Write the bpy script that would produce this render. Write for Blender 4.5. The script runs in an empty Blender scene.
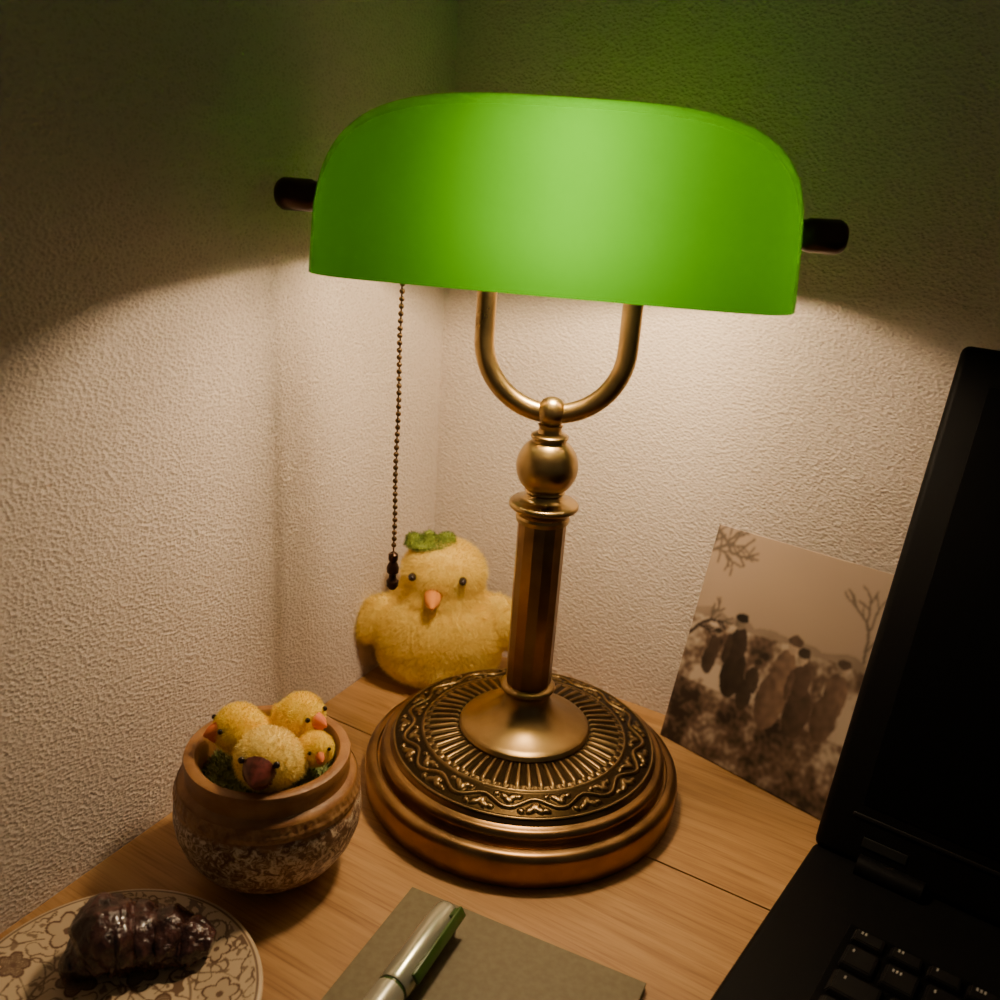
import bpy, bmesh, math, random
from mathutils import Vector, Matrix, noise, Quaternion
random.seed(7)
pi=math.pi
scene=bpy.context.scene
COL=scene.collection

# ---------------------------------------------------------------- materials
def new_mat(name):
    m=bpy.data.materials.new(name); m.use_nodes=True
    nt=m.node_tree; nt.nodes.clear()
    out=nt.nodes.new('ShaderNodeOutputMaterial')
    return m,nt,out
def N(nt,t,**kw):
    n=nt.nodes.new(t)
    for k,v in kw.items():
        if k in n.inputs.keys(): n.inputs[k].default_value=v
        else: setattr(n,k,v)
    return n
def c4(c): return (c[0],c[1],c[2],1.0)
def ramp(nt,stops,interp='LINEAR'):
    r=nt.nodes.new('ShaderNodeValToRGB'); r.color_ramp.interpolation=interp
    els=r.color_ramp.elements
    while len(els)<len(stops): els.new(0.5)
    for e,(p,c) in zip(els,stops):
        e.position=p; e.color=c4(c) if len(c)==3 else c
    return r
def pbr(name,c1,c2=None,rough=0.5,metal=0.0,scale=60,bump=0.0,bscale=200,bdist=0.001,coat=0.0,sheen=0.0,attr=None,detail=4,spec=0.5):
    m,nt,out=new_mat(name); L=nt.links
    b=N(nt,'ShaderNodeBsdfPrincipled'); L.new(b.outputs[0],out.inputs[0])
    b.inputs['Roughness'].default_value=rough; b.inputs['Metallic'].default_value=metal
    b.inputs['Specular IOR Level'].default_value=spec
    b.inputs['Coat Weight'].default_value=coat; b.inputs['Sheen Weight'].default_value=sheen
    tc=N(nt,'ShaderNodeTexCoord')
    if attr:
        a=N(nt,'ShaderNodeVertexColor',layer_name=attr); L.new(a.outputs[0],b.inputs['Base Color'])
    elif c2 is not None:
        nz=N(nt,'ShaderNodeTexNoise',Scale=scale,Detail=detail); L.new(tc.outputs['Object'],nz.inputs['Vector'])
        r=ramp(nt,[(0.35,c1),(0.65,c2)]); L.new(nz.outputs[0],r.inputs[0]); L.new(r.outputs[0],b.inputs['Base Color'])
    else: b.inputs['Base Color'].default_value=c4(c1)
    if bump>0:
        n2=N(nt,'ShaderNodeTexNoise',Scale=bscale,Detail=4); L.new(tc.outputs['Object'],n2.inputs['Vector'])
        bp=N(nt,'ShaderNodeBump',Strength=bump,Distance=bdist); L.new(n2.outputs[0],bp.inputs['Height']); L.new(bp.outputs[0],b.inputs['Normal'])
    return m
def fibre(name,c1,c2,scale=60,trans=0.35):
    m,nt,out=new_mat(name); L=nt.links
    tc=N(nt,'ShaderNodeTexCoord'); nz=N(nt,'ShaderNodeTexNoise',Scale=scale,Detail=3); L.new(tc.outputs['Object'],nz.inputs['Vector'])
    r=ramp(nt,[(0.35,c1),(0.65,c2)]); L.new(nz.outputs[0],r.inputs[0])
    d=N(nt,'ShaderNodeBsdfDiffuse'); t=N(nt,'ShaderNodeBsdfTranslucent')
    L.new(r.outputs[0],d.inputs[0]); L.new(r.outputs[0],t.inputs[0])
    mx=N(nt,'ShaderNodeMixShader'); mx.inputs[0].default_value=trans
    L.new(d.outputs[0],mx.inputs[1]); L.new(t.outputs[0],mx.inputs[2]); L.new(mx.outputs[0],out.inputs[0])
    return m

def wall_mat():
    m,nt,out=new_mat('wallpaper_embossed'); L=nt.links
    b=N(nt,'ShaderNodeBsdfPrincipled',Roughness=0.8); L.new(b.outputs[0],out.inputs[0])
    b.inputs['Specular IOR Level'].default_value=0.3
    tc=N(nt,'ShaderNodeTexCoord'); mp=N(nt,'ShaderNodeMapping'); mp.inputs['Scale'].default_value=(1,1,1.35)
    mp.inputs['Rotation'].default_value=(0.35,0.3,0)
    L.new(tc.outputs['Object'],mp.inputs[0])
    nz=N(nt,'ShaderNodeTexNoise',Scale=440,Detail=3,Roughness=0.6); L.new(mp.outputs[0],nz.inputs['Vector'])
    v=N(nt,'ShaderNodeTexVoronoi',Scale=440); L.new(mp.outputs[0],v.inputs['Vector'])
    ad=N(nt,'ShaderNodeMath',operation='ADD'); L.new(nz.outputs[0],ad.inputs[0]); L.new(v.outputs['Distance'],ad.inputs[1])
    bp=N(nt,'ShaderNodeBump',Strength=0.75,Distance=0.0010); L.new(ad.outputs[0],bp.inputs['Height']); L.new(bp.outputs[0],b.inputs['Normal'])
    n3=N(nt,'ShaderNodeTexNoise',Scale=5,Detail=3); L.new(tc.outputs['Object'],n3.inputs['Vector'])
    r=ramp(nt,[(0.3,(0.64,0.55,0.47)),(0.7,(0.71,0.62,0.54))]); L.new(n3.outputs[0],r.inputs[0])
    r2=ramp(nt,[(0.55,(0.80,0.78,0.76)),(1.0,(1,1,1))]); L.new(ad.outputs[0],r2.inputs[0])
    mx=N(nt,'ShaderNodeMixRGB',blend_type='MULTIPLY'); mx.inputs[0].default_value=0.8
    L.new(r.outputs[0],mx.inputs[1]); L.new(r2.outputs[0],mx.inputs[2]); L.new(mx.outputs[0],b.inputs['Base Color'])
    return m
def wood_mat():
    m,nt,out=new_mat('desk_oak_wood'); L=nt.links
    b=N(nt,'ShaderNodeBsdfPrincipled',Roughness=0.42); L.new(b.outputs[0],out.inputs[0])
    tc=N(nt,'ShaderNodeTexCoord')
    mr=N(nt,'ShaderNodeMapping'); mr.inputs['Rotation'].default_value=(0,0,math.radians(30))
    L.new(tc.outputs['Object'],mr.inputs[0])
    mp=N(nt,'ShaderNodeMapping'); mp.inputs['Scale'].default_value=(5,75,20)
    L.new(mr.outputs[0],mp.inputs[0])
    nz=N(nt,'ShaderNodeTexNoise',Scale=1.6,Detail=8,Roughness=0.62,Distortion=0.6); L.new(mp.outputs[0],nz.inputs['Vector'])
    mp2=N(nt,'ShaderNodeMapping'); mp2.inputs['Scale'].default_value=(18,420,20); L.new(mr.outputs[0],mp2.inputs[0])
    n2=N(nt,'ShaderNodeTexNoise',Scale=1.5,Detail=3); L.new(mp2.outputs[0],n2.inputs['Vector'])
    r=ramp(nt,[(0.28,(0.30,0.145,0.044)),(0.5,(0.43,0.235,0.082)),(0.72,(0.52,0.31,0.125))]); L.new(nz.outputs[0],r.inputs[0])
    r2=ramp(nt,[(0.3,(0.70,0.64,0.56)),(0.5,(1,1,1))]); L.new(n2.outputs[0],r2.inputs[0])
    mx=N(nt,'ShaderNodeMixRGB',blend_type='MULTIPLY'); mx.inputs[0].default_value=0.8
    L.new(r.outputs[0],mx.inputs[1]); L.new(r2.outputs[0],mx.inputs[2]); L.new(mx.outputs[0],b.inputs['Base Color'])
    bp=N(nt,'ShaderNodeBump',Strength=0.25,Distance=0.0004); L.new(n2.outputs[0],bp.inputs['Height']); L.new(bp.outputs[0],b.inputs['Normal'])
    return m
def shade_mat():
    m,nt,out=new_mat('green_opal_glass'); L=nt.links
    geo=N(nt,'ShaderNodeNewGeometry')
    tc=N(nt,'ShaderNodeTexCoord')
    nz=N(nt,'ShaderNodeTexNoise',Scale=14,Detail=2); L.new(tc.outputs['Object'],nz.inputs['Vector'])
    rt=ramp(nt,[(0.3,(0.0160,0.088,0.0002)),(0.7,(0.0175,0.094,0.0002))]); L.new(nz.outputs[0],rt.inputs[0])
    mixc=N(nt,'ShaderNodeMixRGB'); mixc.inputs[1].default_value=(0.002,0.09,0.012,1); mixc.inputs[2].default_value=(0.06,0.12,0.04,1)
    L.new(geo.outputs['Backfacing'],mixc.inputs[0])
    d=N(nt,'ShaderNodeBsdfDiffuse'); L.new(mixc.outputs[0],d.inputs['Color'])
    t=N(nt,'ShaderNodeBsdfTranslucent'); L.new(rt.outputs[0],t.inputs['Color'])
    mx=N(nt,'ShaderNodeMixShader'); mx.inputs[0].default_value=0.5
    L.new(d.outputs[0],mx.inputs[1]); L.new(t.outputs[0],mx.inputs[2])
    g=N(nt,'ShaderNodeBsdfGlossy',Roughness=0.15)
    fr=N(nt,'ShaderNodeFresnel',IOR=1.35)
    m2=N(nt,'ShaderNodeMixShader'); L.new(fr.outputs[0],m2.inputs[0]); L.new(mx.outputs[0],m2.inputs[1]); L.new(g.outputs[0],m2.inputs[2])
    L.new(m2.outputs[0],out.inputs[0])
    return m
def brass_mat(name='antique_brass',dark=(0.10,0.060,0.020),light=(0.46,0.315,0.125),rough=0.28,attr=False):
    m,nt,out=new_mat(name); L=nt.links
    b=N(nt,'ShaderNodeBsdfPrincipled',Metallic=1.0); L.new(b.outputs[0],out.inputs[0])
    tc=N(nt,'ShaderNodeTexCoord')
    nz=N(nt,'ShaderNodeTexNoise',Scale=45,Detail=6); L.new(tc.outputs['Object'],nz.inputs['Vector'])
    mid=tuple(0.5*a+0.5*c for a,c in zip(dark,light))
    r=ramp(nt,[(0.3,mid),(0.6,light)]); L.new(nz.outputs[0],r.inputs[0])
    src=r.outputs[0]
    if attr:
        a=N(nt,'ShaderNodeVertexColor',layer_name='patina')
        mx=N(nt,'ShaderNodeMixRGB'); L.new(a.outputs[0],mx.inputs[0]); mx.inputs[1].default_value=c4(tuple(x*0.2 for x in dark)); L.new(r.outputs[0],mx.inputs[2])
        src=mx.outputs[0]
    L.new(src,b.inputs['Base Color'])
    rr=N(nt,'ShaderNodeMapRange'); rr.inputs['To Min'].default_value=rough-0.07; rr.inputs['To Max'].default_value=rough+0.1
    L.new(nz.outputs[0],rr.inputs[0]); L.new(rr.outputs[0],b.inputs['Roughness'])
    return m
def pot_mat():
    m,nt,out=new_mat('pot_speckled_glaze'); L=nt.links
    b=N(nt,'ShaderNodeBsdfPrincipled',Roughness=0.40); L.new(b.outputs[0],out.inputs[0])
    tc=N(nt,'ShaderNodeTexCoord'); sx=N(nt,'ShaderNodeSeparateXYZ'); L.new(tc.outputs['Object'],sx.inputs[0])
    nz=N(nt,'ShaderNodeTexNoise',Scale=190,Detail=7,Roughness=0.75,Distortion=1.4); L.new(tc.outputs['Object'],nz.inputs['Vector'])
    rc=ramp(nt,[(0.42,(0.11,0.05,0.025)),(0.50,(0.30,0.18,0.10)),(0.57,(0.68,0.57,0.41))]); L.new(nz.outputs[0],rc.inputs[0])
    nb=N(nt,'ShaderNodeTexNoise',Scale=70,Detail=5); L.new(tc.outputs['Object'],nb.inputs['Vector'])
    rb=ramp(nt,[(0.3,(0.21,0.085,0.022)),(0.7,(0.37,0.180,0.056))]); L.new(nb.outputs[0],rb.inputs[0])
    ma=N(nt,'ShaderNodeMath',operation='MULTIPLY_ADD'); L.new(nb.outputs[0],ma.inputs[0]); ma.inputs[1].default_value=0.010; L.new(sx.outputs[2],ma.inputs[2])
    lt=N(nt,'ShaderNodeMapRange'); lt.inputs['From Min'].default_value=0.0540; lt.inputs['From Max'].default_value=0.0565
    L.new(ma.outputs[0],lt.inputs[0])
    lb=N(nt,'ShaderNodeMapRange'); lb.inputs['From Min'].default_value=0.011; lb.inputs['From Max'].default_value=0.016; lb.inputs['To Min'].default_value=1;lb.inputs['To Max'].default_value=0
    L.new(ma.outputs[0],lb.inputs[0])
    mm=N(nt,'ShaderNodeMath',operation='MAXIMUM'); L.new(lt.outputs[0],mm.inputs[0]); L.new(lb.outputs[0],mm.inputs[1])
    mx=N(nt,'ShaderNodeMixRGB'); L.new(mm.outputs[0],mx.inputs[0]); L.new(rc.outputs[0],mx.inputs[1]); L.new(rb.outputs[0],mx.inputs[2])
    L.new(mx.outputs[0],b.inputs['Base Color'])
    bp=N(nt,'ShaderNodeBump',Strength=0.5,Distance=0.0006); L.new(nz.outputs[0],bp.inputs['Height']); L.new(bp.outputs[0],b.inputs['Normal'])
    return m

# ---------------------------------------------------------------- mesh helpers
def add_obj(name,me,mat=None,parent=None,loc=(0,0,0),rot=None,smooth=True,sharp=35):
    o=bpy.data.objects.new(name,me); COL.objects.link(o)
    if mat:
        if isinstance(mat,(list,tuple)):
            for x in mat: me.materials.append(x)
        else: me.materials.append(mat)
    o.location=loc
    if rot is not None: o.rotation_euler=rot
    if parent: o.parent=parent
    if smooth:
        me.polygons.foreach_set('use_smooth',[True]*len(me.polygons))
        try: me.set_sharp_from_angle(angle=math.radians(sharp))
        except Exception: pass
    return o
def mk(name,verts,faces,mat=None,**kw):
    me=bpy.data.meshes.new(name); me.from_pydata([tuple(v) for v in verts],[],faces); me.update()
    return add_obj(name,me,mat,**kw)
def empty(name,loc=(0,0,0),rz=0.0):
    e=bpy.data.objects.new(name,None); e.empty_display_size=0.05; COL.objects.link(e)
    e.location=loc; e.rotation_euler=(0,0,rz); return e
def lathe_data(prof,seg=96):
    vs=[];fs=[];rows=[]
    for r,z in prof:
        if r<=1e-6:
            rows.append([len(vs)]); vs.append((0,0,z))
        else:
            rows.append(list(range(len(vs),len(vs)+seg)))
            for i in range(seg):
                a=2*pi*i/seg; vs.append((r*math.cos(a),r*math.sin(a),z))
    for a,b in zip(rows[:-1],rows[1:]):
        for i in range(seg):
            j=(i+1)%seg
            if len(a)==1 and len(b)==1: continue
            if len(a)==1: fs.append((a[0],b[j],b[i]))
            elif len(b)==1: fs.append((a[i],a[j],b[0]))
            else: fs.append((a[i],a[j],b[j],b[i]))
    return vs,fs
def fixn(o):
    bm=bmesh.new(); bm.from_mesh(o.data); bmesh.ops.remove_doubles(bm,verts=bm.verts,dist=1e-6)
    bmesh.ops.recalc_face_normals(bm,faces=bm.faces); bm.to_mesh(o.data); bm.free(); o.data.update()
def lathe(name,prof,mat,seg=96,**kw):
    v,f=lathe_data(prof,seg); o=mk(name,v,f,mat,**kw); fixn(o); return o
def arc(cx,cz,r,a0,a1,n=8,rz=None):
    rz=rz or r
    return [(cx+r*math.cos(math.radians(a0+(a1-a0)*i/n)),cz+rz*math.sin(math.radians(a0+(a1-a0)*i/n))) for i in range(n+1)]
def tube(name,pts,rad,mat,seg=16,caps=True,**kw):
    pts=[Vector(p) for p in pts]; n=len(pts)
    rads=rad if isinstance(rad,(list,tuple)) else [rad]*n
    vs=[];fs=[]
    t0=(pts[1]-pts[0]).normalized()
    up=Vector((0,0,1)) if abs(t0.z)<0.9 else Vector((0,1,0))
    nrm=t0.cross(up).normalized()
    for i,p in enumerate(pts):
        t=(pts[min(i+1,n-1)]-pts[max(i-1,0)]).normalized()
        nrm=(nrm-t*nrm.dot(t)).normalized(); bn=t.cross(nrm)
        for k in range(seg):
            a=2*pi*k/seg; vs.append(p+(nrm*math.cos(a)+bn*math.sin(a))*rads[i])
    for i in range(n-1):
        for k in range(seg):
            j=(k+1)%seg; fs.append((i*seg+k,i*seg+j,(i+1)*seg+j,(i+1)*seg+k))
    if caps:
        fs.append(tuple(range(seg))); fs.append(tuple(range((n-1)*seg,n*seg)))
    o=mk(name,vs,fs,mat,**kw); fixn(o); return o
def rbox(name,size,mat,bevel=0.002,seg=3,**kw):
    bm=bmesh.new(); bmesh.ops.create_cube(bm,size=1)
    for v in bm.verts: v.co=Vector((v.co.x*size[0],v.co.y*size[1],v.co.z*size[2]))
    if bevel>0: bmesh.ops.bevel(bm,geom=bm.edges[:],offset=bevel,segments=seg,profile=0.5,affect='EDGES')
    me=bpy.data.meshes.new(name); bm.to_mesh(me); bm.free()
    return add_obj(name,me,mat,**kw)
def ell_mesh(bm,c,r,rotm=None,u=32,v=20):
    ret=bmesh.ops.create_uvsphere(bm,u_segments=u,v_segments=v,radius=1)
    for x in ret['verts']:
        p=Vector((x.co.x*r[0],x.co.y*r[1],x.co.z*r[2]))
        if rotm: p=rotm@p
        x.co=p+Vector(c)
def blob(name,ells,voxel,mat,smooth_it=6,parent=None,disp=None,loc=(0,0,0),rz=0):
    bm=bmesh.new()
    for e in ells:
        R=Matrix.Rotation(e[2],3,e[3]) if len(e)>2 else None
        ell_mesh(bm,e[0],e[1],R)
    me=bpy.data.meshes.new(name+'_t'); bm.to_mesh(me); bm.free()
    o=bpy.data.objects.new(name+'_t',me); COL.objects.link(o)
    md=o.modifiers.new('r','REMESH'); md.mode='VOXEL'; md.voxel_size=voxel
    ms=o.modifiers.new('s','SMOOTH'); ms.iterations=smooth_it; ms.factor=0.5
    bpy.context.view_layer.update()
    dg=bpy.context.evaluated_depsgraph_get()
    m2=bpy.data.meshes.new_from_object(o.evaluated_get(dg)); m2.name=name
    bpy.data.objects.remove(o)
    m2.update()
    if disp:
        ns=[v.normal.copy() for v in m2.vertices]
        for v,nn in zip(m2.vertices,ns): v.co=v.co+nn*disp(v.co)
        m2.update()
    return add_obj(name,m2,mat,parent=parent,sharp=180,loc=loc,rot=(0,0,rz))
def fuzz(name,src,count,length,width,mat,parent=None,spread=0.7,down=0.2,zmin=None):
    me=src.data; me.calc_loop_triangles()
    tris=me.loop_triangles; cum=[];tot=0
    for t in tris: tot+=t.area; cum.append(tot)
    import bisect
    vs=[];fs=[]
    for _ in range(count):
        t=tris[min(bisect.bisect(cum,random.random()*tot),len(tris)-1)]
        a,b,c=[me.vertices[i] for i in t.vertices]
        u=random.random();w=random.random()
        if u+w>1:u=1-u;w=1-w
        p=a.co*(1-u-w)+b.co*u+c.co*w
        n=(a.normal*(1-u-w)+b.normal*u+c.normal*w).normalized()
        rnd=Vector((random.gauss(0,1),random.gauss(0,1),random.gauss(0,1)))*0.5*spread
        d=(n+rnd+Vector((0,0,-down))).normalized()
        if d.dot(n)<0.15: d=(d+n*0.6).normalized()
        l=length*random.uniform(0.6,1.25)
        s=d.cross(Vector((random.gauss(0,1),random.gauss(0,1),random.gauss(0,1)))).normalized()*width
        k=len(vs); mid=p+d*l*0.55; tip=p+(d*0.8+Vector((0,0,-0.25))+rnd*0.3).normalized()*l
        q=[p-s-n*length*0.1,p+s-n*length*0.1,mid+s*0.7,mid-s*0.7,tip]
        if zmin is not None and min(x.z for x in q)<zmin: continue
        vs+=q
        fs+=[(k,k+1,k+2,k+3),(k+3,k+2,k+4)]
    return mk(name,vs,fs,mat,parent=parent,smooth=True,sharp=180)

# ---------------------------------------------------------------- shared mats
M_wall=wall_mat(); M_wood=wood_mat(); M_shade=shade_mat()
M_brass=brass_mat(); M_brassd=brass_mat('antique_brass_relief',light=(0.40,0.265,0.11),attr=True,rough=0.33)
M_bronze=brass_mat('aged_bronze',dark=(0.06,0.031,0.011),light=(0.33,0.190,0.075),rough=0.31)
M_darkcap=pbr('dark_bronze_cap',(0.035,0.014,0.007),(0.06,0.026,0.012),rough=0.3,metal=0.7)

# ---------------------------------------------------------------- room
C0=Vector((-0.0728,0.2129,0)); LD=Vector((0.457,0.889,0)).normalized(); RD=Vector((0.866,-0.5,0)).normalized()
m_n=Vector((0.889,-0.457,0)); n_n=Vector((0.5,0.866,0))
def prism(name,poly,z0,z1,mat,**kw):
    n=len(poly); vs=[(p[0],p[1],z0) for p in poly]+[(p[0],p[1],z1) for p in poly]
    fs=[tuple(range(n)),tuple(range(n,2*n))]+[(i,(i+1)%n,n+(i+1)%n,n+i) for i in range(n)]
    o=mk(name,vs,fs,mat,smooth=False,**kw); fixn(o); return o
ZF=-0.72; ZT=1.5
A=C0; B=C0-LD*1.7
prism('wall_left',[A-LD*0,B,B-m_n*0.06,A-m_n*0.06+LD*0.06],ZF,ZT,M_wall)
B2=C0+RD*1.9
prism('wall_right',[A,B2,B2+n_n*0.06,A+n_n*0.06-RD*0.0+LD*0.0],ZF,ZT,M_wall)
M_floor=pbr('floor_boards',(0.12,0.07,0.035),(0.2,0.12,0.06),rough=0.5,scale=8)
E=C0+RD*1.9-LD*1.7
prism('floor',[C0+LD*0.1-RD*0.1,C0+RD*2.0+n_n*0.06,E,C0-LD*1.8-m_n*0.06],ZF-0.03,ZF,M_floor)

# desk
def isect(nd,md):
    det=m_n.x*n_n.y-m_n.y*n_n.x
    x=(md*n_n.y-m_n.y*nd)/det; y=(m_n.x*nd-n_n.x*md)/det
    return Vector((x,y,0))
desk=empty('desk',(0,0,0))
g=0.0006
W0=-0.1615
def rowpt(nd,s): 
    p=isect(nd,W0); return p+RD*s
prism('back_board',[rowpt(0.1475,0),rowpt(0.1475,1.10),rowpt(0.006+g,1.10),rowpt(0.006+g,0)],-0.028,0,M_wood,parent=desk)
prism('front_board',[rowpt(0.006-g,0),rowpt(0.006-g,1.10),rowpt(-0.45,1.10),rowpt(-0.45,0)],-0.028,0,M_wood,parent=desk)
for i,(nd,s) in enumerate([(0.12,0.05),(0.12,1.05),(-0.42,0.05),(-0.42,1.05)]):
    p=rowpt(nd,s)
    rbox('leg_%d'%(i+1),(0.05,0.05,0.692),M_wood,bevel=0.003,parent=desk,loc=(p.x,p.y,-0.028-0.346),rot=(0,0,-pi/6))

# ---------------------------------------------------------------- banker lamp
lamp=empty('bankers_lamp',(0.0,0.025,0),math.radians(-7))
prof=[(0,0.0),(0.089,0.0)]+arc(0.0895,0.003,0.0032,-80,0,4)+[(0.0932,0.010)]+arc(0.0885,0.0165,0.0047,0,85,6)+\
     [(0.0868,0.0213),(0.0862,0.0202),(0.0850,0.0202),(0.0845,0.0218)]+arc(0.0808,0.0257,0.0036,-20,95,8)+[(0.0790,0.0298),(0.0783,0.0314),(0.0775,0.0322)]
lathe('base_tiers',prof,M_bronze,seg=160,parent=lamp)
# relief disc
seg=720; rows=72; r0=0.034; r1=0.0778
vs=[];fs=[];pat=[]
for j in range(rows+1):
    f=j/rows; r=r0+(r1-r0)*f
    zb=0.0405-0.0010*f-0.0068*f*f
    for i in range(seg):
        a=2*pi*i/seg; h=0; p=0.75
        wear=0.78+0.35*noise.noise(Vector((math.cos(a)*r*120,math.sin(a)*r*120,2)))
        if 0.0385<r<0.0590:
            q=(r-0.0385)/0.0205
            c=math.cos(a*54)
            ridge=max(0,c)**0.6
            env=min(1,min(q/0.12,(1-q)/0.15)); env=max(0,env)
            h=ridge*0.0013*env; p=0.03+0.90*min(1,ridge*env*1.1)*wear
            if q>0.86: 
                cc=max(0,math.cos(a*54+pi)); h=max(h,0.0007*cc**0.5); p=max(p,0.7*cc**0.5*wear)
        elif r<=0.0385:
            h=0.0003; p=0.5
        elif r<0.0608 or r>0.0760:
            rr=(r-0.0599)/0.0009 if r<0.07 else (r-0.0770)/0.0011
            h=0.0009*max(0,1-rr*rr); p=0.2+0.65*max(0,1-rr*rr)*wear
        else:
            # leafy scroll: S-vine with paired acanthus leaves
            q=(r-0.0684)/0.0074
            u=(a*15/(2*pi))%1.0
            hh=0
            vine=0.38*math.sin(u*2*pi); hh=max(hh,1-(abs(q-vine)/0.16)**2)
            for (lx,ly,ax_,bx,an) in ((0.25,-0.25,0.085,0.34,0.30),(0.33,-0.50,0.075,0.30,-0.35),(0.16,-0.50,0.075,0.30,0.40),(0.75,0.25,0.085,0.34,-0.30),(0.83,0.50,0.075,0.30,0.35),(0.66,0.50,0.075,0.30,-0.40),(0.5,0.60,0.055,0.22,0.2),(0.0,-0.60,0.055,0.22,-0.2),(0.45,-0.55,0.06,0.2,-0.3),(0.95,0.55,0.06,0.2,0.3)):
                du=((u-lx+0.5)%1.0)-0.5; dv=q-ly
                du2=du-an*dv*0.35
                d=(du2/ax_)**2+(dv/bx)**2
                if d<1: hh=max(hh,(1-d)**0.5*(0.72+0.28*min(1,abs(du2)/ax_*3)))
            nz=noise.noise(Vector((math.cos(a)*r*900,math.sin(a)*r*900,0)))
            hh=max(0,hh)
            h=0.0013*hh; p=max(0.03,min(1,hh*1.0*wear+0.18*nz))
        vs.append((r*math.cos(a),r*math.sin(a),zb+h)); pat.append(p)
for j in range(rows):
    for i in range(seg):
        k=(i+1)%seg; fs.append((j*seg+i,(j+1)*seg+i,(j+1)*seg+k,j*seg+k))
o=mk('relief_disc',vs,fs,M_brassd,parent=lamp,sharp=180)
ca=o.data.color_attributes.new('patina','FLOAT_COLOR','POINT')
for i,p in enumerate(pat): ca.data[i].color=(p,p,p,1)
# flare
prof=[(0,0.040),(0.0385,0.0400),(0.0388,0.0415),(0.0378,0.0430),(0.0372,0.0436)]
for i in range(1,15):
    t=i/14; prof.append((0.0368-0.0238*(1-(1-t)**2.1),0.0440+0.0205*t**1.25))
prof+=[(0.0135,0.0655)]+arc(0.0142,0.0675,0.0018,-80,80,6)+[(0.0130,0.0700),(0,0.0700)]
lathe('stem_flare',prof,brass_mat('antique_brass_flare',light=(0.38,0.25,0.10),rough=0.31),parent=lamp)
# faceted column
sg=14
lv=[(0.0,0.0695),(0.0126,0.0695),(0.0132,0.0715),(0.0134,0.1700),(0.0128,0.1720),(0,0.1720)]
v,f=lathe_data(lv,sg); o=mk('column',v,f,M_bronze,parent=lamp,sharp=20); fixn(o)
prof=[(0,0.1710),(0.0145,0.1710),(0.0150,0.1735),(0.0143,0.1750),(0.0150,0.1765),(0.0172,0.1785)]+arc(0.0172,0.1805,0.0020,-60,80,6)+\
 [(0.0150,0.1830),(0.0125,0.1835),(0.0105,0.1850),(0.0098,0.1868),(0.0110,0.1882)]+\
 [(0.0168*math.cos(math.radians(a)),0.2025+0.0168*math.sin(math.radians(a))) for a in range(-52,60,6)]+\
 [(0.0092,0.2172)]+arc(0.0088,0.2190,0.0014,-70,80,5)+[(0.0066,0.2210),(0.0060,0.2235),(0.0068,0.2255)]+\
 [(0.0082*math.cos(math.radians(a)),0.2325+0.0082*math.sin(math.radians(a))) for a in range(-50,91,10)]
prof[-1]=(0,prof[-1][1])
lathe('ball_neck',prof,M_brass,parent=lamp)
# U harp
R=0.0372; zc=0.2315+R; pts=[(-R,0,0.331)]
for i in range(6): pts.append((-R,0,0.331-(0.331-zc)*(i+1)/6))
for i in range(1,32):
    a=pi+pi*i/32; pts.append((R*math.cos(a),0,zc+R*math.sin(a)))
for i in range(7): pts.append((R,0,zc+(0.331-zc)*i/6))
pts=[(x-0.0012,y,z) for x,y,z in pts]
tube('harp',pts,0.0053,M_brass,seg=24,parent=lamp)
# rods, sockets
ZR=0.332; XO=-0.0085
def xcyl(name,x0,x1,r,mat,**kw):
    return tube(name,[(x0,0,ZR),(x1,0,ZR)],r,mat,seg=32,sharp=35,parent=lamp,**kw)
xcyl('rod_left',-0.123+XO,-0.0375,0.0035,M_bronze)
xcyl('rod_right',0.0365,0.123+XO,0.0035,M_bronze)
def capprof(sgn,nm):
    prof=[(0.0,-0.1100),(0.0098,-0.1105),(0.0102,-0.1165),(0.0090,-0.1180),(0.0070,-0.1190),(0.0072,-0.1215),(0.0080,-0.1230),(0.0082,-0.1370),(0.0076,-0.1385),(0.0066,-0.1400),(0.0050,-0.1412),(0,-0.1418)]
    v,f=lathe_data(prof,48)
    v=[((z if sgn<0 else -z)+XO,y,x+ZR) for x,y,z in v]
    o=mk(nm,v,f,M_darkcap,parent=lamp); fixn(o)
capprof(-1,'end_cap_left'); capprof(1,'end_cap_right')
BY=-0.008; BZ=ZR+0.001
tube('socket',[(-0.064,0,ZR-0.002),(-0.058,-0.001,ZR-0.001),(-0.0305,BY*0.8,BZ),(-0.022,BY,BZ)],[0.010,0.0135,0.0135,0.011],M_brass,seg=32,parent=lamp)
M_bulb,nt,out=new_mat('bulb_glow'); em=N(nt,'ShaderNodeEmission',Strength=330.0); em.inputs[0].default_value=(1.0,0.72,0.45,1)
nt.links.new(em.outputs[0],out.inputs[0])
prof=[(0,-0.024),(0.0075,-0.0235),(0.0085,-0.016),(0.0108,-0.009),(0.0132,-0.003),(0.0138,0.002),(0.0132,0.008),(0.0110,0.0125),(0.0065,0.0155),(0,0.0165)]
v,f=lathe_data(prof,32); v=[(z+0.008,y+BY,x+BZ) for x,y,z in v]
o=mk('bulb',v,f,M_bulb,parent=lamp); fixn(o)
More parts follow.
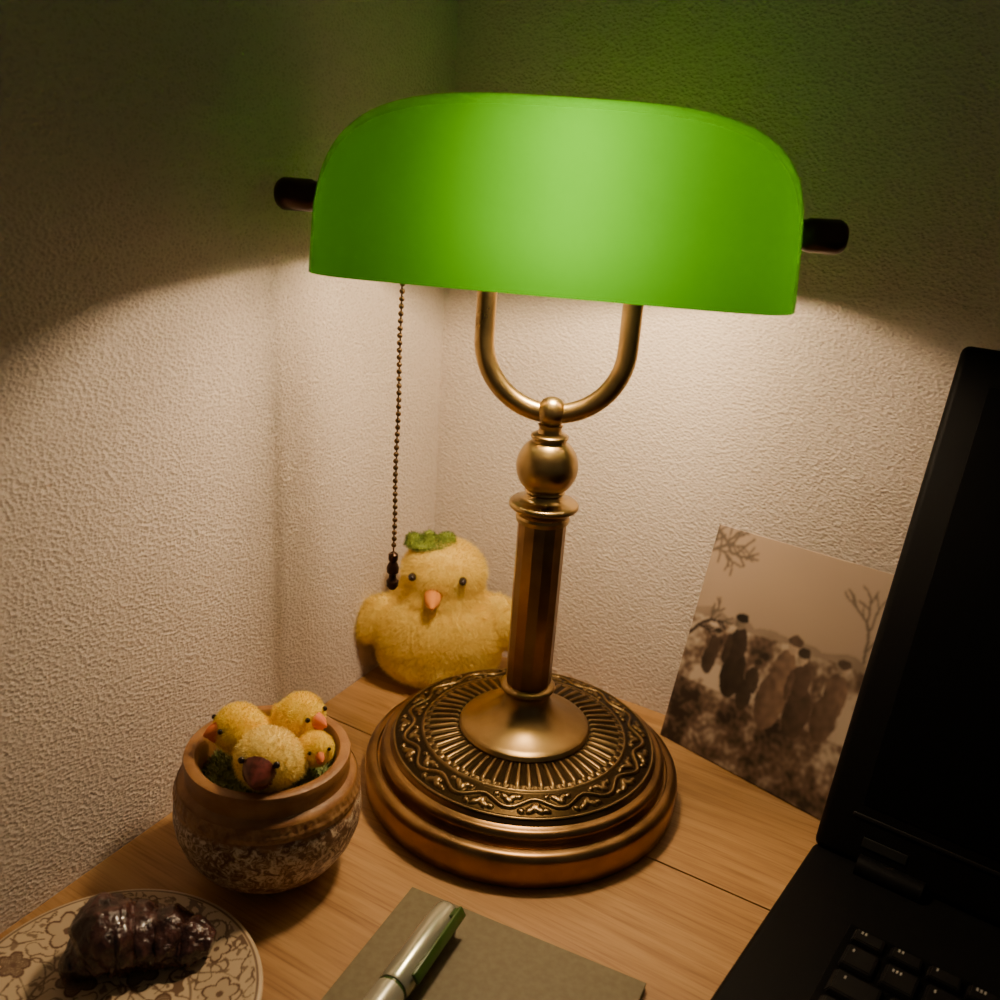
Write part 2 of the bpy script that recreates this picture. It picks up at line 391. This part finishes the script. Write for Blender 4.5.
# shade
XS=XO+0.0035
Ls=0.1125; ry=0.061; rz=0.0585; zc=0.3275; nphi=40; ntau=144
def sp(phi,tau):
    p=7.5+(3.5-7.5)*math.sin(phi)**0.8
    ct,st=math.cos(tau),math.sin(tau)
    k=(abs(ct)**p+abs(st)**p)**(-1/p)
    x=Ls*k*ct; rho=k*st
    return x,-ry*rho*math.cos(phi),zc+rz*rho*math.sin(phi)
vs=[];fs=[]
for i in range(nphi+1):
    for j in range(ntau+1): vs.append(sp(max(1e-9,min(pi-1e-9,pi*i/nphi)),pi*j/ntau))
w=ntau+1
for i in range(nphi):
    for j in range(ntau): fs.append((i*w+j,i*w+j+1,(i+1)*w+j+1,(i+1)*w+j))
loop=[sp(1e-9,pi*j/ntau) for j in range(ntau+1)]+[sp(pi-1e-9,pi*j/ntau) for j in range(ntau-1,0,-1)]
ns=6; base=len(vs); nl=len(loop)
for s in range(ns+1):
    q=s/ns; fl=1+0.018*q
    for (x,y,z) in loop: vs.append((x*(1+0.014*q),y*fl,z-0.0268*q))
for s in range(ns):
    for j in range(nl):
        k=(j+1)%nl; fs.append((base+s*nl+j,base+s*nl+k,base+(s+1)*nl+k,base+(s+1)*nl+j))
o=mk('glass_shade',[(x+XS,y,z) for x,y,z in vs],fs,M_shade,parent=lamp,sharp=180)
bm=bmesh.new(); bm.from_mesh(o.data); bmesh.ops.remove_doubles(bm,verts=bm.verts,dist=2e-5)
bmesh.ops.dissolve_degenerate(bm,edges=bm.edges,dist=1e-6)
bmesh.ops.recalc_face_normals(bm,faces=bm.faces)
top=max(bm.faces,key=lambda f:f.calc_center_median().z); top.normal_update()
if top.normal.z<0: bmesh.ops.reverse_faces(bm,faces=bm.faces)
bm.to_mesh(o.data); bm.free(); o.data.polygons.foreach_set('use_smooth',[True]*len(o.data.polygons)); o.data.update()
# pull chain
M_chain=pbr('chain_brass',(0.16,0.10,0.045),rough=0.3,metal=1.0)
CX=-0.0830
tube('chain_arm',[(-0.060,0,0.326),(-0.072,0,0.327),(CX+0.002,0,0.326),(CX,0,0.322),(CX,0,0.318)],0.0016,M_chain,seg=10,parent=lamp)
bm=bmesh.new(); z=0.319; 
while z>0.142:
    ell_mesh(bm,(CX+0.0003*math.sin(z*90),0,z),(0.00155,0.00155,0.00155),u=12,v=8); z-=0.00385
me=bpy.data.meshes.new('pull_chain'); bm.to_mesh(me); bm.free(); add_obj('pull_chain',me,M_chain,parent=lamp,sharp=180)
tube('chain_cord',[(CX,0,0.319),(CX,0,0.14)],0.0005,M_chain,seg=6,parent=lamp)
prof=[(0,0.1180),(0.0020,0.1185),(0.0034,0.1205),(0.0036,0.1235),(0.0022,0.1252),(0.0020,0.1275),(0.0034,0.1290),(0.0036,0.1320),(0.0026,0.1345),(0.0020,0.1355),(0.0028,0.1370),(0.0028,0.1400),(0.0012,0.1415),(0,0.1420)]
lathe('chain_pendant',prof,M_darkcap,seg=24,parent=lamp,loc=(CX,0,0))

# ---------------------------------------------------------------- plush chick
M_plush=pbr('plush_yellow',(0.82,0.62,0.13),(0.90,0.72,0.20),rough=0.9,scale=90,spec=0.05)
M_plushf=fibre('plush_fuzz',(0.90,0.71,0.17),(0.96,0.81,0.26),trans=0.45)
M_orange=pbr('felt_orange',(0.66,0.22,0.03),(0.75,0.28,0.05),rough=0.8)
M_black=pbr('bead_black',(0.02,0.012,0.01),rough=0.2)
M_green=pbr('felt_green',(0.10,0.15,0.015),(0.20,0.26,0.03),rough=0.85,scale=150)
pc=empty('plush_chick',(-0.0600,0.1380,0),math.radians(2)); pc.scale=(1.0,0.90,0.95)
body=blob('body',[((0,0,0.040),(0.0455,0.035,0.040)),((0,0,0.022),(0.042,0.034,0.022)),((0.0,0,0.052),(0.038,0.030,0.028)),((0.001,0,0.0885),(0.0280,0.0255,0.0240)),((0,0,0.070),(0.030,0.026,0.02)),
  ((-0.046,-0.004,0.050),(0.011,0.012,0.020),0.45,'Y'),((0.044,-0.004,0.053),(0.012,0.012,0.022),-0.40,'Y')],0.0022,M_plush,parent=pc,smooth_it=5,
  disp=lambda p:0.0006*noise.noise(p*160))
mz=min(v.co.z for v in body.data.vertices)
for v in body.data.vertices: v.co.z-=mz-0.0005
body.data.update()
fuzz('fuzz',body,75000,0.0046,0.00011,M_plushf,parent=pc,spread=1.2,zmin=0.0003)
hz=0.087
tube('beak',[(-0.005,-0.023,hz-0.007),(-0.005,-0.032,hz-0.009),(-0.005,-0.0375,hz-0.011)],[0.0062,0.0048,0.0010],M_orange,seg=16,parent=pc)
for i,x in enumerate((-0.0195,0.0145)):
    bm=bmesh.new(); ell_mesh(bm,(x,-0.0218 if i==0 else -0.0244,hz+0.006),(0.0028,0.0046,0.0028),u=16,v=10); me=bpy.data.meshes.new('eye'); bm.to_mesh(me); bm.free()
    add_obj('eye_%d'%(i+1),me,M_black,parent=pc,sharp=180)
hat=blob('leaf_hat',[((-0.009,0,0.1105),(0.0180,0.012,0.0040)),((-0.020,0,0.1130),(0.006,0.005,0.0050),0.6,'Y'),((0.001,0,0.1140),(0.007,0.005,0.0055),-0.5,'Y'),((-0.010,0,0.1155),(0.004,0.004,0.0055))],0.0013,M_green,smooth_it=2,parent=pc)
fuzz('hat_fuzz',hat,1800,0.0022,0.0003,M_green,parent=pc)

# ---------------------------------------------------------------- ceramic pot
pot=empty('ceramic_pot',(-0.1315,-0.0585,0)); pot.scale=(0.965,0.965,0.915)
prof=[(0,0.0),(0.024,0.0),(0.026,0.0015),(0.0315,0.006),(0.0395,0.014),(0.0450,0.023),(0.0480,0.032),(0.0490,0.040),(0.0486,0.0460),(0.0476,0.0500),
 (0.0466,0.0518),(0.0472,0.0530),(0.0474,0.0560),(0.0466,0.0600),(0.0452,0.0622),(0.0436,0.0632),(0.0424,0.0640),
 (0.0420,0.0665),(0.0424,0.0700),(0.0428,0.0740),(0.0422,0.0760),(0.0402,0.0768),(0.0372,0.0765),(0.0355,0.0745),(0.0350,0.0700),(0.0352,0.060),(0.037,0.05),(0.0,0.048)]
lathe('pot_body',prof,pot_mat(),seg=96,parent=pot)
M_rope=pbr('pot_band_glaze',(0.20,0.088,0.028),(0.37,0.20,0.075),rough=0.45,scale=200,bump=0.4,bscale=500,bdist=0.0006)
vs=[];fs=[];sg=480;nr=10
for j in range(nr+1):
    t=j/nr; z=0.0525+0.0085*t; r=0.0473+(0.0006 if t<0.5 else 0)-0.0010*max(0,t-0.4)/0.6
    for i in range(sg):
        a=2*pi*i/sg; h=0.00030*(0.5+0.5*math.cos(a*70+t*3.5))*math.sin(pi*t)+0.0003*noise.noise(Vector((a*25,t*4,0)))
        rr=r+h+0.0001; vs.append((rr*math.cos(a),rr*math.sin(a),z))
for j in range(nr):
    for i in range(sg):
        k=(i+1)%sg; fs.append((j*sg+i,j*sg+k,(j+1)*sg+k,(j+1)*sg+i))
mk('incised_band',vs,fs,M_rope,parent=pot,sharp=180)
M_moss=pbr('moss_green',(0.16,0.21,0.05),(0.30,0.34,0.11),rough=0.9,scale=200)
moss=lathe('moss',[(0,0.068)]+[(0.0335*math.sin(i/8*pi/2),0.058+0.010*math.cos(i/8*pi/2)) for i in range(1,9)]+[(0.0335,0.05),(0,0.05)],M_moss,seg=48,parent=pot)
fuzz('moss_fuzz',moss,5000,0.005,0.0004,M_moss,parent=pot,spread=1.2,down=-0.2)

M_chy=pbr('chick_yellow',(0.90,0.62,0.05),(0.95,0.72,0.10),rough=0.85,scale=150,spec=0.05)
M_chf=fibre('chick_fuzz',(0.95,0.70,0.06),(0.98,0.82,0.15),scale=150)
M_chp=pbr('chick_pale',(0.88,0.66,0.16),(0.94,0.76,0.26),rough=0.85,scale=150,spec=0.05)
M_chpf=fibre('chick_pale_fuzz',(0.94,0.74,0.20),(0.98,0.84,0.32),scale=150)
M_red=pbr('beak_red',(0.70,0.14,0.03),(0.75,0.2,0.05),rough=0.6)
M_dred=pbr('beak_dark_red',(0.07,0.016,0.010),(0.20,0.045,0.035),rough=0.35,scale=300)
def chick(loc,r,rz,pale=False,beak=M_red,bs=1.0,tilt=0.0):
    e=empty('toy_chick',loc,rz); e.rotation_euler=(tilt,0,rz)
    a,b=(M_chp,M_chpf) if pale else (M_chy,M_chf)
    bd=blob('body',[((0,0,0),(r,r*0.95,r*0.92)),((0,r*0.45,-r*0.35),(r*0.92,r*0.85,r*0.72)),((-r*0.80,r*0.35,-r*0.3),(r*0.25,r*0.45,r*0.4)),((r*0.80,r*0.35,-r*0.3),(r*0.25,r*0.45,r*0.4)),((0,r*1.15,-r*0.1),(r*0.25,r*0.3,r*0.22))],r*0.09,a,parent=e,smooth_it=3)
    fuzz('fuzz',bd,10000,r*0.17,r*0.008,b,parent=e,spread=1.2,down=0)
    tube('beak_upper',[(0,-r*0.80,0.10*r),(0,-r*1.10,0.05*r),(0,-r*(1.17+0.2*bs),-0.02*r)],[r*0.36*bs,r*0.28*bs,r*0.05],beak,seg=14,parent=e)
    tube('beak_lower',[(0,-r*0.80,-0.14*r),(0,-r*1.02,-0.16*r),(0,-r*(1.04+0.15*bs),-0.18*r)],[r*0.30*bs,r*0.22*bs,r*0.05],beak,seg=14,parent=e)
    for i,s in enumerate((-1,1)):
        bm=bmesh.new(); ell_mesh(bm,(s*r*0.55,-r*0.83,r*0.38),(r*0.11,)*3,u=12,v=8); me=bpy.data.meshes.new('eye'); bm.to_mesh(me); bm.free()
        add_obj('eye_%d'%(i+1),me,M_black,parent=e,sharp=180)
    return e
chick((-0.1260,-0.0790,0.0785),0.0155,math.radians(-6),pale=True,beak=M_dred,bs=1.5,tilt=-0.05)
chick((-0.1460,-0.0580,0.0800),0.0128,math.radians(-62))
chick((-0.1170,-0.0490,0.0840),0.0120,math.radians(62))
chick((-0.1065,-0.0655,0.0765),0.0090,math.radians(28),bs=0.8)

# ---------------------------------------------------------------- plate
plate=empty('decorative_plate',(-0.177,-0.159,0))
flowers=[]
rs=random.Random(3)
for k in range(12):
    a=2*pi*k/12+0.2; rr=0.049+0.004*rs.uniform(-1,1); flowers.append((rr*math.cos(a),rr*math.sin(a),rs.uniform(0.0065,0.0100),rs.uniform(0,6),rs.random()<0.6))
for k in range(5):
    a=2*pi*k/5; flowers.append((0.022*math.cos(a),0.022*math.sin(a),0.009,rs.uniform(0,6),True))
def plate_col(x,y):
    r=math.hypot(x,y); cream=Vector((0.62,0.48,0.30)); br=Vector((0.10,0.040,0.020))
    k=0.0
    if abs(r-0.0630)<0.0006 : k=0.8
    if abs(r-0.0345)<0.0005: k=max(k,0.7)
    for fx,fy,fr,ph,fill in flowers:
        dx,dy=x-fx,y-fy; d=math.hypot(dx,dy)
        if d<fr*1.05:
            th=math.atan2(dy,dx)+ph; b=fr*(0.62+0.38*abs(math.cos(2.5*th)))
            if d<b:
                k=0.8 if fill else 0.15
                if fill and abs(math.sin(5*th+20*d/fr))<0.25: k=0.4
                if d<fr*0.2: k=0.9
            if abs(d-b)<0.0006: k=0.95
            return cream*(1-k)+br*k
    v=noise.noise(Vector((x*95,y*95,3.1))); v2=noise.noise(Vector((x*150,y*150,5.1)))
    if (abs(v)<0.045 or abs(v2)<0.05) and r<0.062: k=max(k,0.85)
    w=noise.noise(Vector((x*300,y*300,9.1)))
    if w>0.36 and r<0.061: k=max(k,0.7)
    return cream*(1-k)+br*k
def zpl(r):
    if r<0.036: return 0.0040
    if r<0.060: return 0.0040+0.0050*((r-0.036)/0.024)**1.3
    return 0.0090+0.0006*math.sin(min(1,(r-0.060)/0.005)*pi)
sg=560; nr=170; vs=[(0,0,0.004)]; cols=[plate_col(0,0)]; fs=[]
for j in range(1,nr+1):
    r=0.065*j/nr
    for i in range(sg):
        a=2*pi*i/sg; x=r*math.cos(a);y=r*math.sin(a); vs.append((x,y,zpl(r))); cols.append(plate_col(x,y))
for i in range(sg): fs.append((0,1+i,1+(i+1)%sg))
for j in range(nr-1):
    for i in range(sg):
        k=(i+1)%sg; a=1+j*sg; b=a+sg; fs.append((a+i,b+i,b+k,a+k))
base=1+(nr-1)*sg; prev=base
for (r,z) in [(0.0655,0.0078),(0.060,0.0060),(0.038,0.0012),(0.036,0.0),(0.030,0.0)]:
    st=len(vs)
    for i in range(sg):
        a=2*pi*i/sg; vs.append((r*math.cos(a),r*math.sin(a),z)); cols.append(Vector((0.5,0.4,0.27)))
    for i in range(sg):
        k=(i+1)%sg; fs.append((prev+i,st+i,st+k,prev+k))
    prev=st
fs.append(tuple(prev+i for i in range(sg-1,-1,-1)))
M_plate=pbr('plate_printed_ceramic',(1,1,1),rough=0.3,attr='paint')
o=mk('plate_dish',vs,fs,M_plate,parent=plate,sharp=50)
ca=o.data.color_attributes.new('paint','FLOAT_COLOR','POINT')
for i,c in enumerate(cols): ca.data[i].color=(c[0],c[1],c[2],1)

# dark glazed croissant : swept crescent with rolled segments
M_roll=pbr('dark_glazed_crust',(0.016,0.006,0.005),(0.085,0.034,0.028),rough=0.24,scale=140,bump=0.8,bscale=300,bdist=0.0016,coat=0.4)
NT=150; SG=64; vs=[];fs=[]
cent=[];rad=[]
for i in range(NT+1):
    t=i/NT
    x=-0.030+0.063*t; y=0.010*math.sin(pi*t)-0.006+0.010*t*t
    env=max(0.02,math.sin(pi*(0.02+0.96*t)))**0.50
    r=0.0142*env*(1+0.28*math.exp(-((t-0.28)/0.12)**2)-0.06*math.exp(-((t-0.60)/0.10)**2))
    ph=(t*6.0)%1.0
    r*=0.90+0.14*(1-ph)**0.6*min(1,ph*12)
    z=r*0.80+0.005*math.exp(-((t-0.25)/0.09)**2)
    if t>0.8: z+=0.007*(t-0.8)/0.2
    cent.append(Vector((x,y,z))); rad.append(r)
for i in range(NT+1):
    tg=(cent[min(i+1,NT)]-cent[max(i-1,0)]); tg.z*=0.3; tg.normalize()
    sd=Vector((0,0,1)).cross(tg).normalized(); up=tg.cross(sd)
    for k in range(SG):
        a=2*pi*k/SG; sk=int(max(0,min(NT,i+7*math.sin(a)-4*math.cos(a))))
        r=rad[i]*0.35+rad[sk]*0.65
        p=cent[i]+sd*math.cos(a)*r*1.15+up*math.sin(a)*r*0.98
        nn=(p-cent[i]).normalized()
        p+=nn*(0.0020*noise.noise(p*95)+0.0011*noise.noise(p*260)+0.0005*noise.noise(p*600))
        p.z=max(p.z,0.0002); vs.append(p)
for i in range(NT):
    for k in range(SG):
        j=(k+1)%SG; fs.append((i*SG+k,i*SG+j,(i+1)*SG+j,(i+1)*SG+k))
fs.append(tuple(range(SG))); fs.append(tuple(range(NT*SG,(NT+1)*SG)))
o=mk('chocolate_croissant',vs,fs,M_roll,sharp=180,loc=(-0.1725,-0.1370,0.0043),rot=(0,0,math.radians(6))); fixn(o)

# ---------------------------------------------------------------- notebook and marker
M_cover=pbr('notebook_cover',(0.145,0.112,0.046),(0.172,0.140,0.062),rough=0.6,scale=300,bump=0.2,bscale=900,bdist=0.0003)
M_paper=pbr('notebook_pages',(0.6,0.52,0.38),(0.66,0.58,0.44),rough=0.8)
nb=empty('notebook',(-0.0546,-0.0744,0),math.radians(-24.0))
wN,hN=0.125,0.175
rbox('cover_bottom',(wN,hN,0.0008),M_cover,bevel=0.0003,seg=1,parent=nb,loc=(wN/2,-hN/2,0.0004))
rbox('pages',(wN-0.003,hN-0.003,0.0026),M_paper,bevel=0.0002,seg=1,parent=nb,loc=(wN/2,-hN/2,0.0021))
rbox('cover_top',(wN,hN,0.0008),M_cover,bevel=0.0003,seg=1,parent=nb,loc=(wN/2,-hN/2,0.0038))
M_pen=pbr('marker_silver',(0.46,0.47,0.34),(0.64,0.64,0.50),rough=0.20,metal=0.65,scale=20)
M_peng=pbr('marker_green',(0.040,0.085,0.015),(0.06,0.12,0.025),rough=0.25)
M_penw=pbr('marker_barrel',(0.55,0.54,0.42),rough=0.25,metal=0.5)
PS=1.02
pen=empty('marker_pen',(-0.0350,-0.0980,0.0043+0.0076*PS)); pen.scale=(PS,PS,PS)
pen.rotation_mode='QUATERNION'; pen.rotation_quaternion=Vector((-0.397,-0.918,0)).to_track_quat('Z','X')
lathe('cap',[(0,-0.002),(0.004,-0.0018),(0.0058,0.0),(0.0066,0.0015),(0.0070,0.0035),(0.0073,0.010),(0.0076,0.050),(0.0072,0.0515),(0,0.0515)],M_pen,seg=40,parent=pen)
lathe('band',[(0,0.051),(0.0066,0.051),(0.0066,0.054),(0,0.054)],M_peng,seg=40,parent=pen)
lathe('barrel',[(0,0.0535),(0.0072,0.0535),(0.0074,0.058),(0.0074,0.120),(0.0066,0.128),(0.004,0.130),(0,0.130)],M_penw,seg=40,parent=pen)
q=pen.rotation_quaternion; tgt=Vector((0.80,-0.34,0.50)).normalized(); loc=q.inverted()@tgt; loc.z=0; loc.normalize()
ang=math.atan2(loc.y,loc.x)
rbox('clip',(0.0018,0.0056,0.046),M_peng,bevel=0.0007,parent=pen,loc=(loc.x*0.0096,loc.y*0.0096,0.024),rot=(0,0,ang))
rbox('clip_root',(0.0040,0.0056,0.006),M_peng,bevel=0.0008,parent=pen,loc=(loc.x*0.0080,loc.y*0.0080,0.005),rot=(0,0,ang))

# ---------------------------------------------------------------- postcard (old sepia photograph of field workers)
BL=Vector((0.094,0.0866,0.0006)); BR=Vector((0.197,-0.0089,0.0006)); TL=Vector((0.1154,0.1008,0.148)); TR=Vector((0.2289,0.0353,0.1433))
segs=[]
rb=random.Random(11)
def branch(x,y,a,l,w,d):
    n=4
    for _ in range(n):
        x2=x+math.cos(a)*l/n; y2=y+math.sin(a)*l/n; segs.append((x,y,x2,y2,w)); x,y=x2,y2; a+=rb.uniform(-0.3,0.3)
        if d>0 and rb.random()<0.75: branch(x,y,a+rb.choice((-1,1))*rb.uniform(0.4,0.9),l*0.6,w*0.6,d-1)
    if d>0:
        branch(x,y,a+0.4,l*0.6,w*0.6,d-1)
branch(-0.05,0.86,0.5,0.16,0.008,2); branch(-0.02,0.98,-0.3,0.14,0.007,2)
branch(0.80,0.64,1.75,0.16,0.006,2)
branch(0.00,0.50,0.9,0.12,0.007,2)
def dseg(px,py,s):
    x1,y1,x2,y2,w=s; dx,dy=x2-x1,y2-y1; L2=dx*dx+dy*dy+1e-12
    t=max(0,min(1,((px-x1)*dx+(py-y1)*dy)/L2)); return math.hypot(px-x1-t*dx,py-y1-t*dy)
# figures: list of body ellipses (dx,dy,rx,ry) relative to (cx,base), plus head disc, tone
def fig(cx,b,s,lean,tone,face):
    L=[]
    L.append((cx,b+0.13*s,0.075*s,0.14*s,tone))             # skirt / coat
    L.append((cx+lean*0.25*s,b+0.29*s,0.058*s,0.10*s,tone*1.25))  # torso
    L.append((cx+lean*0.25*s+0.055*s*(1 if lean>0 else -1),b+0.25*s,0.022*s,0.085*s,tone*1.6)) # arm
    L.append((cx+lean*0.45*s,b+0.415*s,0.032*s,0.040*s,face))     # face
    L.append((cx+lean*0.45*s,b+0.440*s,0.040*s,0.026*s,tone*0.6)) # hat / scarf
    return L
T=Vector((0.075,0.046,0.030)); FC=Vector((0.42,0.31,0.22))
figs=fig(0.46,0.24,0.88,0.10,T*2.0,FC)+fig(0.26,0.30,0.78,-0.08,T*0.35,FC*0.5)+fig(0.34,0.27,0.50,0.10,T*0.5,T)+fig(0.59,0.25,0.78,-0.12,T*0.9,FC)+fig(0.71,0.28,0.74,0.05,T*1.6,FC*0.8)+fig(0.13,0.36,0.45,0.05,T*0.6,FC*0.6)
def sepia(s,t):
    n=lambda f,z=0: noise.noise(Vector((s*f,t*f,z)))
    sky=Vector((0.45,0.335,0.245)); dark=Vector((0.022,0.013,0.009)); mid=Vector((0.155,0.098,0.063)); lt=Vector((0.50,0.40,0.30))
    j=0.006*n(30,60); j2=0.006*n(30,61)
    hor=0.60+0.02*n(5,1)
    hit=None
    for (x,y,rx,ry_,c) in figs:
        if ((s+j-x)/rx)**2+((t+j2-y)/ry_)**2<1: hit=Vector(c)*(1+0.5*n(30,51)+0.35*(s-x)/rx)
    if hit is not None: return hit
    if t>hor:
        c=sky*(0.90+0.08*n(3,2)+0.30*(t-hor))
        if t<hor+0.02+0.05*abs(n(6,5)): c=c*(0.66+0.12*n(16,4))
        for sg_ in segs:
            if abs(sg_[0]-s)<0.2 and dseg(s,t,sg_)<sg_[4]*0.7+0.0022: return sky*0.30
        return c
    # ground, stooks of straw, undergrowth : continuous tones
    v=n(7,7)+0.6*n(18,8)+0.5*n(45,9)
    k=0.5+0.75*v
    if t>0.30: k+=0.22
    else: k-=0.12+0.35*max(0,0.12-t)
    k=max(0,min(1,k))
    if k<0.5: c=dark*(1-k*2)+mid*(k*2)
    else: c=mid*(2-2*k)+lt*(2*k-1)
    for sg_ in segs:
        if abs(sg_[0]-s)<0.2 and dseg(s,t,sg_)<sg_[4]*0.9+0.002: return dark*1.8
    return c
nx,ny=230,230; vs=[];cols=[];fs=[]
for j in range(ny+1):
    t=j/ny
    for i in range(nx+1):
        s=i/nx; p=(BL*(1-s)+BR*s)*(1-t)+(TL*(1-s)+TR*s)*t
        vs.append(p); cols.append(sepia(s,t))
W_=nx+1
sm=[]
for j in range(ny+1):
    for i in range(nx+1):
        acc=Vector((0,0,0)); cnt=0
        for dj in (-1,0,1):
            for di in (-1,0,1):
                a_,b_=i+di,j+dj
                if 0<=a_<=nx and 0<=b_<=ny: acc+=cols[b_*W_+a_]; cnt+=1
        sm.append(acc/cnt)
cols=sm
for j in range(ny):
    for i in range(nx):
        a=j*(nx+1)+i; fs.append((a,a+1,a+nx+2,a+nx+1))
M_card=pbr('sepia_print',(1,1,1),rough=0.5,attr='print')
o=mk('photo_postcard',vs,fs,M_card,sharp=180)
ca=o.data.color_attributes.new('print','FLOAT_COLOR','POINT')
for i,c in enumerate(cols): ca.data[i].color=(max(0.004,c[0]),max(0.003,c[1]),max(0.002,c[2]),1)
so=o.modifiers.new('thick','SOLIDIFY'); so.thickness=0.0005; so.offset=0

# ---------------------------------------------------------------- laptop
M_lap=pbr('laptop_black_plastic',(0.0026,0.0025,0.0024),(0.0034,0.0032,0.0030),rough=0.55,scale=400,bump=0.1,bscale=1500,bdist=0.0002,spec=0.08)
M_scr=pbr('laptop_screen_off',(0.0015,0.0015,0.0015),rough=0.4,spec=0.1)
M_key=pbr('laptop_keys',(0.005,0.0045,0.004),rough=0.45,spec=0.25)
M_leg=pbr('key_legend_white',(0.35,0.33,0.28),rough=0.6)
lap=empty('laptop',(0.1486,-0.0566,0),math.radians(-35))
LW,LDp,TH=0.37,0.255,0.030
rbox('base_body',(LW,LDp+0.012,TH-0.003),M_lap,bevel=0.004,seg=4,parent=lap,loc=(LW/2,-LDp/2+0.006,0.003+(TH-0.003)/2))
for i,(x,y) in enumerate([(0.03,-0.01),(LW-0.03,-0.01),(0.03,-LDp+0.02),(LW-0.03,-LDp+0.02)]):
    lathe('foot_%d'%(i+1),[(0,0),(0.007,0),(0.0075,0.001),(0.0075,0.0036),(0,0.0036)],M_key,seg=20,parent=lap,loc=(x,y,0))
rbox('keyboard_well',(0.300,0.112,0.0006),M_scr,bevel=0.0002,seg=1,parent=lap,loc=(0.034+0.150,-0.038-0.056,TH+0.0001))
bm=bmesh.new(); bl=bmesh.new(); rk=random.Random(5)
def key(x,y,w,d,h=0.0028):
    r=bmesh.ops.create_cube(bm,size=1)
    for v in r['verts']:
        tp=0.82 if v.co.z>0 else 1
        v.co=Vector((x+w/2+v.co.x*w*tp,y-d/2+v.co.y*d*tp,TH+0.0004+(v.co.z+0.5)*h))
    for q in range(rk.choice((1,1,2,3))):
        r=bmesh.ops.create_cube(bl,size=1)
        for v in r['verts']:
            v.co=Vector((x+w*0.26+q*0.0016+v.co.x*0.0008,y-d*0.30+v.co.y*0.0018,TH+0.0005+h+v.co.z*0.0001))
y=-0.041; 
for i in range(18): key(0.037+i*0.0165,y,0.0150,0.0090)
y-=0.0115
offs=[0,0.007,0.011,0.019,0.0]
for rrow in range(5):
    x=0.037; xe=0.331
    first=0.0155+offs[rrow]
    key(x,y,first,0.0155); x+=first+0.0018
    while x+0.0155<xe:
        if rrow==4 and 0.12<x<0.15: w=0.075
        else: w=0.0158
        w=min(w,xe-x); key(x,y,w,0.0155); x+=w+0.0018
    y-=0.0180
bmesh.ops.bevel(bm,geom=bm.edges[:],offset=0.0005,segments=2,affect='EDGES')
me=bpy.data.meshes.new('keys'); bm.to_mesh(me); bm.free(); add_obj('keys',me,M_key,parent=lap)
me=bpy.data.meshes.new('key_legends'); bl.to_mesh(me); bl.free(); add_obj('key_legends',me,M_leg,parent=lap,smooth=False)
rbox('touchpad',(0.085,0.050,0.0006),M_scr,bevel=0.0002,seg=1,parent=lap,loc=(0.17,-0.205,TH+0.0001))
lid=empty('lid',(0,0.004,TH-0.004)); lid.parent=lap; lid.rotation_euler=(math.radians(-19.4),0,0)
HL=0.270
rbox('lid_shell',(LW,0.010,HL),M_lap,bevel=0.0045,seg=4,parent=lid,loc=(LW/2,0.005,HL/2+0.004))
rbox('screen',(LW-0.036,0.0010,HL-0.050),M_scr,bevel=0.0003,seg=1,parent=lid,loc=(LW/2,0.0001,HL/2+0.010))
rbox('bezel_lip',(LW-0.03,0.0014,0.0020),M_key,bevel=0.0003,seg=1,parent=lid,loc=(LW/2,-0.0002,0.029))
rbox('maker_badge',(0.022,0.0008,0.005),pbr('badge_grey',(0.03,0.03,0.027),rough=0.3,metal=0.6),bevel=0.0002,seg=1,parent=lid,loc=(0.034,-0.0003,0.017))
for i,x in enumerate((0.040,LW-0.040)):
    tube('hinge_%d'%(i+1),[(x-0.016,0.004,TH+0.001),(x+0.016,0.004,TH+0.001)],0.0062,M_lap,seg=24,parent=lap,sharp=35)

# ---------------------------------------------------------------- world + camera
w=bpy.data.worlds.new('dim_room'); scene.world=w; w.use_nodes=True
bg=w.node_tree.nodes['Background']; bg.inputs[0].default_value=(0.85,0.76,0.60,1); bg.inputs[1].default_value=0.055

cam=bpy.data.cameras.new('camera'); co=bpy.data.objects.new('camera',cam); COL.objects.link(co)
th=math.radians(20); al=math.radians(4.1)
r0=Vector((1,0,0)); up0=Vector((0,math.sin(th),math.cos(th))); fw=Vector((0,math.cos(th),-math.sin(th)))
Rr=r0*math.cos(al)+up0*math.sin(al); Up=up0*math.cos(al)-r0*math.sin(al)
M=Matrix((Rr,Up,-fw)).transposed().to_4x4(); M.translation=Vector((-0.024,-0.472,0.362))
co.matrix_world=M
cam.sensor_width=36; cam.lens=970/1000*36; cam.clip_start=0.01
cam.dof.use_dof=True; cam.dof.focus_distance=0.52; cam.dof.aperture_fstop=9
scene.camera=co
